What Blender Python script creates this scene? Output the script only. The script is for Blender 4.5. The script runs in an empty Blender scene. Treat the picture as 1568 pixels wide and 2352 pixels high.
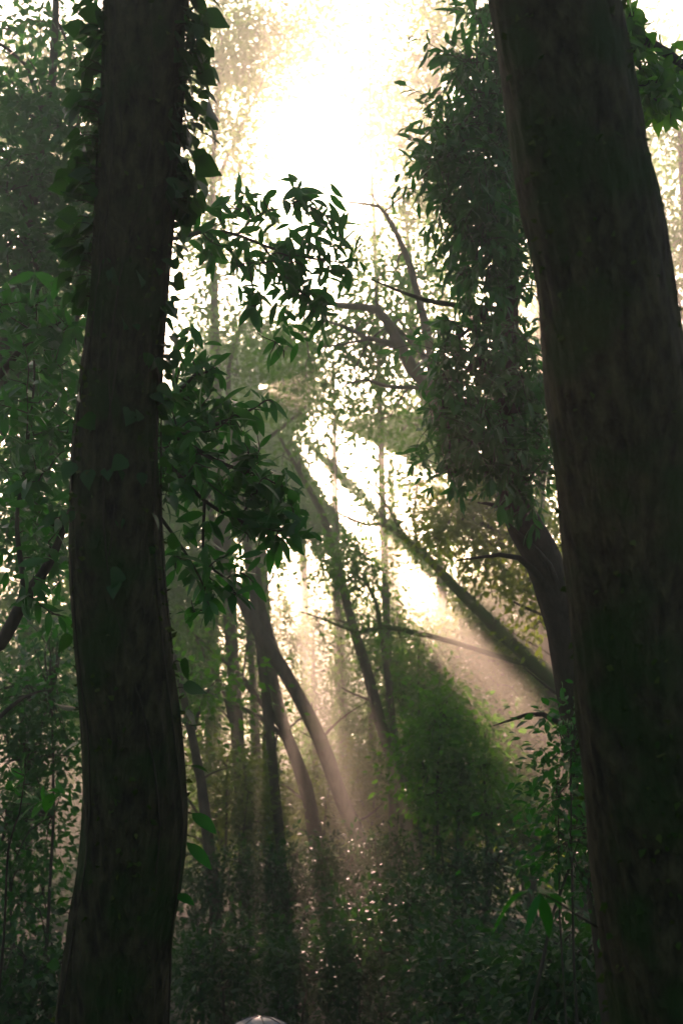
import bpy, math
import numpy as np

# ------------------------------------------------------------------ camera, world, sun, exposure
scn = bpy.context.scene
COL = scn.collection
PITCH = math.radians(18.0)
TH = math.tan(math.radians(22.5))            # half-height of the frame at depth 1
CAM = np.array([0.0, 0.0, 1.7])
FWD = np.array([0.0, math.cos(PITCH), math.sin(PITCH)])
UPV = np.array([0.0, -math.sin(PITCH), math.cos(PITCH)])
RGT = np.array([1.0, 0.0, 0.0])

def ray(px, py):
    """direction (depth 1) through a point of the 1568 x 2352 picture"""
    return FWD + RGT * ((px - 784) / 1176 * TH) - UPV * ((py - 1176) / 1176 * TH)
def P(px, py, d):
    return CAM + ray(px, py) * d
PX = TH / 1176                                # metres per picture unit at depth 1

cam_d = bpy.data.cameras.new("camera")
cam_d.sensor_fit = 'VERTICAL'; cam_d.sensor_height = 36.0
cam_d.lens = 18.0 / TH
cam_d.clip_end = 600; cam_d.clip_start = 0.05
cam_d.dof.use_dof = True
cam_d.dof.focus_distance = 4.8
cam_d.dof.aperture_fstop = 4.5
cam = bpy.data.objects.new("camera", cam_d); COL.objects.link(cam)
cam.location = CAM
cam.rotation_euler = (math.radians(90) + PITCH, 0, 0)
scn.camera = cam

SUN = ray(580, 885); SUN = SUN / np.linalg.norm(SUN)
SUN_EL = math.asin(SUN[2]); SUN_AZ = math.atan2(SUN[0], SUN[1])
world = bpy.data.worlds.new("World"); scn.world = world; world.use_nodes = True
wn = world.node_tree.nodes; wl = world.node_tree.links
bg = wn["Background"]; bg.inputs[1].default_value = 0.056
sky = wn.new("ShaderNodeTexSky"); sky.sky_type = 'NISHITA'; sky.sun_disc = False
sky.sun_elevation = SUN_EL; sky.sun_rotation = SUN_AZ
sky.dust_density = 3.0; sky.air_density = 1.0
wl.new(sky.outputs[0], bg.inputs[0])

sd = bpy.data.lights.new("sun", 'SUN'); sd.energy = 5.0; sd.angle = math.radians(0.5)
sd.color = (1.0, 0.61, 0.50)
so = bpy.data.objects.new("sun", sd); COL.objects.link(so)
from mathutils import Vector
so.rotation_euler = Vector(SUN).to_track_quat('Z', 'Y').to_euler()
so.location = (0, 0, 60)

scn.view_settings.view_transform = 'Standard'; scn.view_settings.look = 'None'
scn.view_settings.exposure = 2.55; scn.view_settings.gamma = 1.0
scn.render.engine = 'CYCLES'
cy = scn.cycles
cy.max_bounces = 6; cy.diffuse_bounces = 2; cy.glossy_bounces = 2; cy.transmission_bounces = 4
cy.volume_bounces = 0; cy.transparent_max_bounces = 4
cy.use_denoising = True
cy.sample_clamp_indirect = 4.0; cy.caustics_reflective = False; cy.caustics_refractive = False

HAZE_DENSITY = 0.0105
HAZE_G = 0.78

# ------------------------------------------------------------------ light shafts: gaps in the canopy
E1 = RGT - SUN * np.dot(RGT, SUN); E1 /= np.linalg.norm(E1)
E2 = np.cross(E1, SUN); 
if E2[2] > 0: E2 = -E2                        # E2 points down the picture
def uv_of(X):
    D = np.asarray(X) - CAM
    t = D @ SUN
    return D @ E1, D @ E2, t
def phi_of(px, py):
    d = ray(px, py)
    return math.degrees(math.atan2(d @ E2, d @ E1))
# (pixel on one edge, pixel on other edge, nearest and farthest distance from the sun axis, share of leaves removed)
SHAFTS = [((1310, 1460), (1310, 1220), 2.3, 6.0, 0.98),
          ((1180, 1790), (1300, 1620), 2.35, 2.75, 0.6),
          ((1170, 1800), (1300, 1660), 2.7, 8.5, 0.998),
          ((1310, 1592), (1310, 1440), 2.6, 8.5, 0.995),
          ((1165, 1800), (930, 1800), 5.8, 16, 0.9),
          ((925, 1800), (485, 1800), 4.7, 16, 0.68),
          ((915, 1800), (850, 1800), 5.2, 9.5, 0.985),
          ((822, 1800), (735, 1800), 4.5, 9.5, 0.995),
          ((698, 1800), (630, 1800), 4.3, 9.5, 0.99),
          ((608, 1800), (555, 1800), 4.8, 9.5, 0.985),
          ((535, 1800), (495, 1800), 4.8, 9, 0.97),
          ((465, 1800), (445, 1800), 5.5, 12, 0.9)]
SH = []
for a, b, r0, r1, k in SHAFTS:
    pa, pb = sorted((phi_of(*a), phi_of(*b)))
    SH.append((pa, pb, r0, r1, k))
def keep_mask(X, rng, part=1.0):
    """False for leaves that grow in the gaps the sun comes through"""
    u, v, t = uv_of(X)
    r = np.hypot(u, v); ph = np.degrees(np.arctan2(v, u)) + 0.35 * np.sin(2.3 * r + 0.31 * t) + 0.3 * np.sin(5.1 * r - 0.9 * t)
    keep = np.ones(len(X), bool)
    for pa, pb, r0, r1, k in SH:
        keep &= ~((ph > pa) & (ph < pb) & (r > r0) & (r < r1) & (rng.random(len(X)) < k * part))
    return keep

# ------------------------------------------------------------------ materials
def nt(name):
    m = bpy.data.materials.new(name); m.use_nodes = True
    n = m.node_tree.nodes; n.clear()
    out = n.new("ShaderNodeOutputMaterial")
    return m, n, m.node_tree.links, out
def ramp(n, l, src, stops):
    r = n.new("ShaderNodeValToRGB"); e = r.color_ramp.elements
    e[0].position, e[0].color = stops[0][0], (*stops[0][1], 1)
    e[1].position, e[1].color = stops[-1][0], (*stops[-1][1], 1)
    for p, c in stops[1:-1]:
        x = e.new(p); x.color = (*c, 1)
    l.new(src, r.inputs[0]); return r
def leaf_mat(name, c0, c1, c2, tr=(0.16, 0.26, 0.03), mix=0.45, rough=0.42, spec=0.5):
    m, n, l, out = nt(name)
    g = n.new("ShaderNodeNewGeometry")
    r = ramp(n, l, g.outputs["Random Per Island"], [(0, c0), (0.55, c1), (1, c2)])
    b = n.new("ShaderNodeBsdfPrincipled"); b.inputs["Roughness"].default_value = rough
    b.inputs["Specular IOR Level"].default_value = spec
    l.new(r.outputs[0], b.inputs["Base Color"])
    t = n.new("ShaderNodeBsdfTranslucent")
    hs = n.new("ShaderNodeMix"); hs.data_type = 'RGBA'; hs.inputs[0].default_value = 0.65
    l.new(r.outputs[0], hs.inputs[6]); hs.inputs[7].default_value = (*tr, 1)
    l.new(hs.outputs[2], t.inputs[0])
    x = n.new("ShaderNodeMixShader"); x.inputs[0].default_value = mix
    l.new(b.outputs[0], x.inputs[1]); l.new(t.outputs[0], x.inputs[2])
    l.new(x.outputs[0], out.inputs[0])
    return m
def bark_mat(name, dark, light, moss, moss_amt=0.5, scale=6.0, bump=0.6, stretch=(1, 1, 0.35)):
    m, n, l, out = nt(name)
    tc = n.new("ShaderNodeTexCoord"); mp = n.new("ShaderNodeMapping")
    mp.inputs["Scale"].default_value = stretch
    l.new(tc.outputs["Object"], mp.inputs[0])
    n1 = n.new("ShaderNodeTexNoise"); n1.inputs["Scale"].default_value = scale * 5
    n1.inputs["Detail"].default_value = 8; n1.inputs["Roughness"].default_value = 0.65
    l.new(mp.outputs[0], n1.inputs[0])
    n2 = n.new("ShaderNodeTexNoise"); n2.inputs["Scale"].default_value = scale * 0.9
    n2.inputs["Detail"].default_value = 5
    l.new(tc.outputs["Object"], n2.inputs[0])
    v = n.new("ShaderNodeTexVoronoi"); v.inputs["Scale"].default_value = scale * 7
    l.new(mp.outputs[0], v.inputs[0])
    r = ramp(n, l, n1.outputs[0], [(0.32, dark), (0.7, light)])
    rm = ramp(n, l, n2.outputs[0], [(0.62 - 0.3 * moss_amt, (0, 0, 0)), (0.75 - 0.3 * moss_amt, (1, 1, 1))])
    mx = n.new("ShaderNodeMix"); mx.data_type = 'RGBA'
    l.new(rm.outputs[0], mx.inputs[0]); l.new(r.outputs[0], mx.inputs[6]); mx.inputs[7].default_value = (*moss, 1)
    b = n.new("ShaderNodeBsdfPrincipled"); b.inputs["Roughness"].default_value = 0.9
    b.inputs["Specular IOR Level"].default_value = 0.2
    l.new(mx.outputs[2], b.inputs["Base Color"])
    ad = n.new("ShaderNodeMath"); ad.operation = 'MULTIPLY_ADD'; ad.inputs[1].default_value = 0.5
    l.new(v.outputs[0], ad.inputs[0]); l.new(n1.outputs[0], ad.inputs[2])
    bp = n.new("ShaderNodeBump"); bp.inputs["Strength"].default_value = bump; bp.inputs["Distance"].default_value = 0.02
    l.new(ad.outputs[0], bp.inputs["Height"]); l.new(bp.outputs[0], b.inputs["Normal"])
    l.new(b.outputs[0], out.inputs[0])
    return m

M = {}
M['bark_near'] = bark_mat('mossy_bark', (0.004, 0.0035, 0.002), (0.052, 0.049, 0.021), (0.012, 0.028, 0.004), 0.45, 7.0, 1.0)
M['bark_mid'] = bark_mat('grey_brown_bark', (0.035, 0.027, 0.018), (0.13, 0.10, 0.07), (0.05, 0.06, 0.015), 0.25, 2.0)
M['bark_moss'] = bark_mat('moss_covered_bark', (0.03, 0.025, 0.012), (0.08, 0.07, 0.03), (0.05, 0.085, 0.012), 0.9, 3.0)
M['bark_dark'] = bark_mat('dark_bark', (0.015, 0.012, 0.008), (0.05, 0.04, 0.028), (0.02, 0.03, 0.008), 0.2, 4.0)
M['leaf_laurel'] = leaf_mat('glossy_dark_leaf', (0.006, 0.036, 0.008), (0.010, 0.060, 0.010), (0.022, 0.085, 0.012), (0.05, 0.32, 0.012), 0.40, 0.42, 0.28)
M['leaf_broad'] = leaf_mat('green_leaf', (0.012, 0.050, 0.008), (0.020, 0.080, 0.010), (0.045, 0.11, 0.014), (0.16, 0.46, 0.012), 0.6, 0.42, 0.4)
M['leaf_yellow'] = leaf_mat('yellow_green_leaf', (0.028, 0.065, 0.008), (0.05, 0.10, 0.010), (0.085, 0.12, 0.014), (0.28, 0.42, 0.012), 0.56, 0.42, 0.4)
M['leaf_far'] = leaf_mat('canopy_leaf', (0.022, 0.070, 0.012), (0.038, 0.10, 0.014), (0.07, 0.12, 0.02), (0.20, 0.44, 0.03), 0.6, 0.5, 0.4)
M['leaf_ivy_and_shade'] = leaf_mat('ivy_and_shade_leaf', (0.006, 0.026, 0.007), (0.010, 0.040, 0.009), (0.020, 0.06, 0.012), (0.05, 0.20, 0.012), 0.28, 0.55, 0.2)  # ivy colour, also used on brambles to paint the dark shade
M['moss'] = leaf_mat('moss', (0.012, 0.028, 0.004), (0.024, 0.048, 0.006), (0.05, 0.06, 0.012), (0.06, 0.12, 0.01), 0.25, 0.8, 0.1)
M['leaf_sprig'] = leaf_mat('sprig_leaf', (0.010, 0.065, 0.010), (0.014, 0.09, 0.012), (0.028, 0.11, 0.014), (0.05, 0.30, 0.012), 0.4, 0.6, 0.15)

# ------------------------------------------------------------------ mesh helpers
class Acc:
    def __init__(s): s.v = []; s.f = []; s.n = 0
    def add(s, v, f):
        if len(v) == 0: return
        s.v.append(np.asarray(v, np.float32)); s.f.append(np.asarray(f, np.int32) + s.n); s.n += len(v)
    def build(s, name, mat, parent=None, origin=None, smooth=True):
        if s.n == 0: return None
        v = np.concatenate(s.v); f = np.concatenate(s.f)
        if origin is not None: v = v - np.asarray(origin, np.float32)
        me = bpy.data.meshes.new(name)
        me.vertices.add(len(v)); me.vertices.foreach_set("co", v.ravel())
        me.loops.add(f.size); me.loops.foreach_set("vertex_index", f.ravel())
        me.polygons.add(len(f)); me.polygons.foreach_set("loop_start", np.arange(0, f.size, 4, dtype=np.int32))
        me.update(calc_edges=True)
        if smooth: me.polygons.foreach_set("use_smooth", np.ones(len(f), bool))
        me.materials.append(mat); me.validate()
        o = bpy.data.objects.new(name, me); COL.objects.link(o)
        if parent is not None: o.parent = parent
        return o

def thing(name, label, cat, loc, group=None):
    o = bpy.data.objects.new(name, None); COL.objects.link(o)
    o.location = [float(c) for c in loc]; o.empty_display_size = 0.3
    o['label'] = label; o['category'] = cat
    if group: o['group'] = group
    return o

def nrm(a): return a / np.maximum(np.linalg.norm(a, axis=-1, keepdims=True), 1e-9)

def spline(pts, step):
    """Catmull-Rom through rows of any width (xyz + radius)"""
    p = np.asarray(pts, float)
    if len(p) == 2: p = np.array([p[0], (p[0] + p[1]) / 2, p[1]])
    q = np.vstack([2 * p[0] - p[1], p, 2 * p[-1] - p[-2]])
    out = []
    for i in range(1, len(q) - 2):
        L = np.linalg.norm(q[i + 1][:3] - q[i][:3]); k = max(2, int(L / step))
        for t in np.linspace(0, 1, k, endpoint=False):
            a, b, c, d = q[i - 1], q[i], q[i + 1], q[i + 2]
            out.append(0.5 * (2 * b + (c - a) * t + (2 * a - 5 * b + 4 * c - d) * t * t + (3 * b - a - 3 * c + d) * t ** 3))
    out.append(q[-2]); return np.array(out)

def tube(path, n=8, rough=0.0, rng=None):
    """path rows: x y z r"""
    p = path[:, :3]; r = np.maximum(path[:, 3], 0.0008)
    T = nrm(np.gradient(p, axis=0))
    a = np.array([0, 1, 0.2]) if abs(T[0] @ np.array([0, 1, 0.2])) < 0.8 else np.array([1.0, 0, 0])
    A = np.zeros_like(p)
    u = a - T[0] * (a @ T[0])
    for i in range(len(p)):
        u = u - T[i] * (u @ T[i]); u = u / np.linalg.norm(u); A[i] = u
    B = np.cross(T, A)
    th = np.linspace(0, 2 * np.pi, n, endpoint=False)
    rr = np.repeat(r[:, None], n, 1)
    if rough and rng is not None:
        s = np.cumsum(np.r_[0, np.linalg.norm(np.diff(p, axis=0), axis=1)])[:, None]
        for _ in range(14):
            f = rng.uniform(0.6, 9) / (r.mean() * 5); k = rng.integers(1, 7)
            rr = rr * (1 + rough * rng.uniform(0.2, 1) / (1 + 0.15 * k) * np.sin(k * th[None] + f * s + rng.uniform(0, 6.3)))
    V = p[:, None] + rr[..., None] * (np.cos(th)[None, :, None] * A[:, None] + np.sin(th)[None, :, None] * B[:, None])
    m = len(p); i, j = np.meshgrid(np.arange(m - 1), np.arange(n), indexing='ij')
    j2 = (j + 1) % n
    F = np.stack([i * n + j, i * n + j2, (i + 1) * n + j2, (i + 1) * n + j], -1).reshape(-1, 4)
    return V.reshape(-1, 3), F

def leaf_template(rows, shape, fold=0.25, curve=0.25):
    """x along the leaf 0..1, y width, z up; grid rows x 3"""
    V = []
    for t in np.linspace(0, 1, rows):
        w = max(shape(t), 0.012); z = -curve * t * t + 0.1 * t
        V += [(t, -w, z + fold * w), (t, 0, z), (t, w, z + fold * w)]
    F = []
    for i in range(rows - 1):
        for c in (0, 1):
            a = i * 3 + c; F.append((a, a + 1, a + 4, a + 3))
    return np.array(V), np.array(F)
LANCE = leaf_template(7, lambda t: 0.155 * math.sin(math.pi * t ** 0.85) ** 0.75 if 0 < t < 1 else 0.012, 0.2, 0.22)
OVATE = leaf_template(6, lambda t: 0.24 * math.sin(math.pi * t ** 0.75) ** 0.85 if 0 < t < 1 else 0.012, 0.2, 0.3)
IVY = leaf_template(7, lambda t: [0.16, 0.40, 0.44, 0.36, 0.25, 0.12, 0.01][int(round(t * 6))], 0.15, 0.22)
SMALL = leaf_template(4, lambda t: 0.26 * math.sin(math.pi * t ** 0.85) if 0 < t < 1 else 0.012, 0.25, 0.2)
FAR = (np.array([(0, 0, 0), (0.45, -0.30, 0.05), (1, 0, -0.06), (0.45, 0.30, 0.05)]), np.array([(0, 1, 2, 3)]))

GAP_DIR = ray(602, 886); GAP_DIR = GAP_DIR / np.linalg.norm(GAP_DIR)
def leaves(acc, tpl, pos, d, up, size, carve=None):
    if len(pos) == 0: return
    if carve is not None:
        k = keep_mask(pos, *carve); pos, d, up, size = pos[k], d[k], up[k], size[k]
    q_ = nrm(pos - CAM); off_ = np.linalg.norm(pos - CAM, axis=1)                # a small gap in the leaves beside the sun
    k = (np.linalg.norm(q_ - GAP_DIR, axis=1) > 9 * PX + 0.10 * size / off_) | (off_ < 3.6)
    pos, d, up, size = pos[k], d[k], up[k], size[k]
    V0, F0 = tpl
    d = nrm(d); w = nrm(np.cross(up, d)); n = np.cross(d, w)
    V = pos[:, None] + size[:, None, None] * (V0[None, :, 0:1] * d[:, None] + V0[None, :, 1:2] * w[:, None] + V0[None, :, 2:3] * n[:, None])
    k = len(V0); F = F0[None] + (np.arange(len(pos)) * k)[:, None, None]
    acc.add(V.reshape(-1, 3), F.reshape(-1, 4))

def cluster(acc, tpl, c, sig, n, size, rng, carve=None, droop=0.35, flat=0.65):
    """a clump of n leaves around c"""
    g = rng.normal(size=(n, 3)) * np.array([1, 1, flat]) * sig
    d = g / max(sig, 1e-6) * 0.7 + rng.normal(size=(n, 3)) * 0.6 + np.array([0, 0, -droop])
    up = np.array([0, 0, 1.0]) + rng.normal(size=(n, 3)) * 0.55
    s = size * rng.uniform(0.6, 1.25, n)
    leaves(acc, tpl, c + g, d, up, s, carve)

def whorl(acc, tpl, tip, t, n, size, rng, droop=0.3):
    """leaves set round the last stretch of a twig"""
    t = t / np.linalg.norm(t); a = nrm(np.cross(t, rng.normal(size=3))); b = np.cross(t, a)
    ang = np.arange(n) * 2.4 + rng.uniform(0, 6.3) + rng.normal(size=n) * 0.4
    off = np.sort(rng.uniform(0, 2.1, n)) * size
    open_ = 0.4 + np.minimum(off / size, 1.1) * 0.75
    d = (np.cos(ang)[:, None] * a + np.sin(ang)[:, None] * b) * (open_ * rng.uniform(0.7, 1.3, n))[:, None] + t * rng.uniform(0.5, 1.0, (n, 1)) + np.array([0, 0, -droop]) * rng.uniform(0.2, 1.8, (n, 1))
    up = t * 0.5 + np.array([0, -0.25, 0.7]) + rng.normal(size=(n, 3)) * 0.55
    leaves(acc, tpl, tip - t * off[:, None], d, up, size * rng.uniform(0.55, 1.2, n))

def twig_path(a, b, r0, r1, rng, sag=0.12, wob=0.06):
    L = np.linalg.norm(b - a); m = (a + b) / 2 + np.array([0, 0, sag * L]) + rng.normal(size=3) * wob * L
    return spline([np.r_[a, r0], np.r_[m, (r0 + r1) / 2], np.r_[b, r1]], max(L / 6, 0.02))

# ------------------------------------------------------------------ the ground
def gz(x, y):
    x = np.asarray(x, float); y = np.asarray(y, float)
    sm = lambda a, b, t: np.clip((t - a) / (b - a), 0, 1) ** 2 * (3 - 2 * np.clip((t - a) / (b - a), 0, 1))
    z = -0.75 * sm(4, 13, y) + 2.4 * sm(16, 27, y) + 13.0 * sm(27, 105, y)
    z = z + 0.10 * np.sin(x * 0.7 + 1.3) * np.cos(y * 0.55) + 0.05 * np.sin(x * 1.9 + y * 1.3)
    z = z + 0.05 * sm(4, 30, np.abs(x)) * np.abs(x)
    return z

def build_ground():
    xs = np.r_[np.linspace(-118, -31, 30), np.linspace(-30, 30, 121), np.linspace(31, 118, 30)]
    ys = np.r_[np.linspace(-45, -6, 16), np.linspace(-5, 50, 111), np.linspace(52, 125, 30)]
    X, Y = np.meshgrid(xs, ys, indexing='ij'); Z = gz(X, Y)
    V = np.stack([X, Y, Z], -1).reshape(-1, 3); n = len(ys)
    i, j = np.meshgrid(np.arange(len(xs) - 1), np.arange(n - 1), indexing='ij')
    F = np.stack([i * n + j, (i + 1) * n + j, (i + 1) * n + j + 1, i * n + j + 1], -1).reshape(-1, 4)
    m, nd, l, out = nt('leaf_litter')
    tc = nd.new("ShaderNodeTexCoord")
    n1 = nd.new("ShaderNodeTexNoise"); n1.inputs["Scale"].default_value = 0.8; n1.inputs["Detail"].default_value = 6
    n2 = nd.new("ShaderNodeTexVoronoi"); n2.inputs["Scale"].default_value = 14
    l.new(tc.outputs["Object"], n1.inputs[0]); l.new(tc.outputs["Object"], n2.inputs[0])
    r1 = ramp(nd, l, n2.outputs["Color"], [(0.2, (0.025, 0.020, 0.010)), (0.6, (0.055, 0.042, 0.02)), (0.9, (0.085, 0.06, 0.03))])
    r2 = ramp(nd, l, n1.outputs[0], [(0.45, (0, 0, 0)), (0.6, (1, 1, 1))])
    mx = nd.new("ShaderNodeMix"); mx.data_type = 'RGBA'; l.new(r2.outputs[0], mx.inputs[0])
    l.new(r1.outputs[0], mx.inputs[6]); mx.inputs[7].default_value = (0.03, 0.05, 0.012, 1)
    b = nd.new("ShaderNodeBsdfPrincipled"); b.inputs["Roughness"].default_value = 0.95
    bp = nd.new("ShaderNodeBump"); bp.inputs["Strength"].default_value = 0.8; bp.inputs["Distance"].default_value = 0.05
    l.new(n2.outputs[0], bp.inputs["Height"]); l.new(bp.outputs[0], b.inputs["Normal"])
    l.new(mx.outputs[2], b.inputs["Base Color"]); l.new(b.outputs[0], out.inputs[0])
    a = Acc(); a.add(V, F); o = a.build('forest_floor', m); o['kind'] = 'structure'
build_ground()

def to_ground(path):
    """path rows (xyz r), first point is the lowest: carry it on down into the ground"""
    p = np.asarray(path, float); b = p[0]
    d = nrm(b[:3] - p[1][:3]) if len(p) > 1 else np.array([0, 0, -1.0])
    d[2] = min(d[2], -0.5)
    h = b[2] - gz(b[0], b[1])
    if h < 0.03: return p
    k = (h + 0.08) / -d[2] * 0.75
    q = b[:3] + d * np.array([k, k, 0]); q[2] = float(gz(q[0], q[1])) - 0.08
    return np.vstack([np.r_[q, b[3] * 1.25], p])

# ------------------------------------------------------------------ trees with a drawn skeleton
def px_path(rows):
    """rows (px, py, depth, width in picture units)"""
    return np.array([np.r_[P(a, b, d), w * 0.5 * PX * d] for a, b, d, w in rows])

def tree(name, label, cat, trunk, limbs, pads, leaf, tpl, size, seed, bark='bark_mid', group=None, carve=True,
         sig=0.28, n_leaf=45, ground=True, whorls=0, twig_r=0.012, step=None, seg=12, rough=0.05, droop=0.35):
    """trunk, limbs: rows (px, py, depth, width); pads: (px, py, rx, ry, depth, depth_r, clumps)"""
    rng = np.random.default_rng(seed)
    tp = px_path(trunk)
    if ground: tp = to_ground(tp)
    base = tp[0][:3].copy()
    root = thing(name, label, cat, base, group)
    tr = spline(tp, step or 0.35)
    a = Acc(); a.add(*tube(tr, seg, rough, rng)); wood = [a]
    skel = [tr]
    for lm in limbs:
        s = spline(px_path(lm), step or 0.3); skel.append(s)
        a = Acc(); a.add(*tube(s, 8, rough, rng)); wood.append(a)
    for _ in range(7 if len(tr) > 8 else 0):                      # bare side twigs and stubs
        i1 = rng.integers(len(tr) // 4, len(tr) - 2); q1 = tr[i1]; a1 = rng.uniform(0, 6.28); L1 = rng.uniform(0.25, 1.0) * (0.5 + 5 * q1[3])
        wood[0].add(*tube(twig_path(q1[:3], q1[:3] + np.array([math.cos(a1) * L1, math.sin(a1) * L1 * .6, L1 * rng.uniform(.1, .9)]), min(q1[3] * .35, .03), .004, rng, .1, .1), 5))
    S = np.concatenate(skel); own = np.concatenate([np.full(len(q), k) for k, q in enumerate(skel)])
    lv = Acc()
    cv = (rng, float(carve)) if carve else None
    for (px, py, rx, ry, d, dr, k) in pads:
        c0 = P(px, py, d)
        i0 = np.argmin(np.linalg.norm(S[:, :3] - c0, axis=1)); j0 = S[i0]; tw = wood[own[i0]]
        hub = c0 + (j0[:3] - c0) * 0.35
        hr = min(j0[3] * 0.6, twig_r * 2.2)
        tw.add(*tube(twig_path(j0[:3], hub, hr, twig_r * 1.2, rng), 5))
        hubs = [hub, j0[:3]]
        for _ in range(k):
            q = rng.normal(size=3); q = q / np.linalg.norm(q) * rng.random() ** 0.4
            c = P(px + q[0] * rx, py + q[1] * ry, d + q[2] * dr)
            h = hubs[np.argmin([np.linalg.norm(c - x) for x in hubs])] if len(hubs) else hub
            if carve and not keep_mask(np.array([c, (c + h) / 2]), rng).all():
                if keep_mask(np.array([c]), rng)[0] == False: 
                    cluster(lv, tpl, c, sig, int(n_leaf * .6), size, rng, cv, droop); continue
            tp_ = twig_path(h, c, twig_r * 0.8, twig_r * 0.25, rng)
            if (np.linalg.norm(nrm(tp_[:, :3] - CAM) - GAP_DIR, axis=1) < 12 * PX).any(): continue
            tw.add(*tube(tp_, 4))
            if len(hubs) < 14: hubs.append(tp_[int(len(tp_) * .6), :3])
            if whorls:
                for _w in range(whorls):
                    q2 = c + rng.normal(size=3) * sig
                    tw.add(*tube(twig_path(c, q2, twig_r * 0.4, twig_r * 0.2, rng), 4))
                    whorl(lv, tpl, q2, q2 - c + np.array([0, 0, -0.02]), int(n_leaf * rng.uniform(0.7, 1.3)), size * rng.uniform(.75, 1.15), rng, droop)
                continue
            n = int(n_leaf * rng.uniform(0.5, 1.5))
            cluster(lv, tpl, c, sig * rng.uniform(0.7, 1.3), n, size, rng, cv, droop)
    for k, a in enumerate(wood): a.build('limb' if k else 'trunk', M[bark], root, base)
    lv.build('crown', M[leaf], root, base, smooth=False)
    return root

def spray(name, label, cat, branches, tips, leaf, tpl, size, seed, group=None, bark='bark_dark', n=5, droop=0.4, twig_r=0.0035):
    """branches: rows (px, py, depth, width); tips: (px, py, depth) ends that carry a whorl of leaves"""
    rng = np.random.default_rng(seed)
    bs = [spline(px_path(b), 0.05) for b in branches]
    base = bs[0][0][:3].copy()
    root = thing(name, label, cat, base, group)
    br = Acc(); lv = Acc(); S = []
    for b in bs:
        br.add(*tube(b, 7, 0.03, rng)); S.append(b[:, :3])
    S = np.concatenate(S)
    T = [P(*t) for t in tips]
    order = np.argsort([np.min(np.linalg.norm(S - t, axis=1)) for t in T])
    for k in order:
        c = T[k]; dd = np.linalg.norm(S - c, axis=1) + 0.3 * np.linalg.norm(S - base, axis=1)
        j = S[np.argmin(dd)]
        tp = twig_path(j, c, twig_r, twig_r * 0.45, rng, 0.05, 0.08)
        br.add(*tube(tp, 5)); S = np.vstack([S, tp[1:, :3]])
        t = tp[-1, :3] - tp[-2, :3]
        whorl(lv, tpl, c, t, int(n * rng.uniform(0.7, 1.3)), size * rng.uniform(0.8, 1.15), rng, droop)
        if len(tp) > 4:
            q = tp[len(tp) // 2, :3]; whorl(lv, tpl, q, t, 2, size * 0.9, rng, droop)
    br.build('branch', M[bark], root, base)
    lv.build('leaves', M[leaf], root, base)
    return root

def scatter_tips(rng, pads):
    """pads: (px, py, rx, ry, depth, dr, n)"""
    out = []
    for px, py, rx, ry, d, dr, n in pads:
        for _ in range(n):
            a = rng.uniform(0, 6.283); q = rng.random() ** 0.55
            out.append((px + rx * q * math.cos(a), py + ry * q * math.sin(a), d + rng.uniform(-dr, dr)))
    return out

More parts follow.
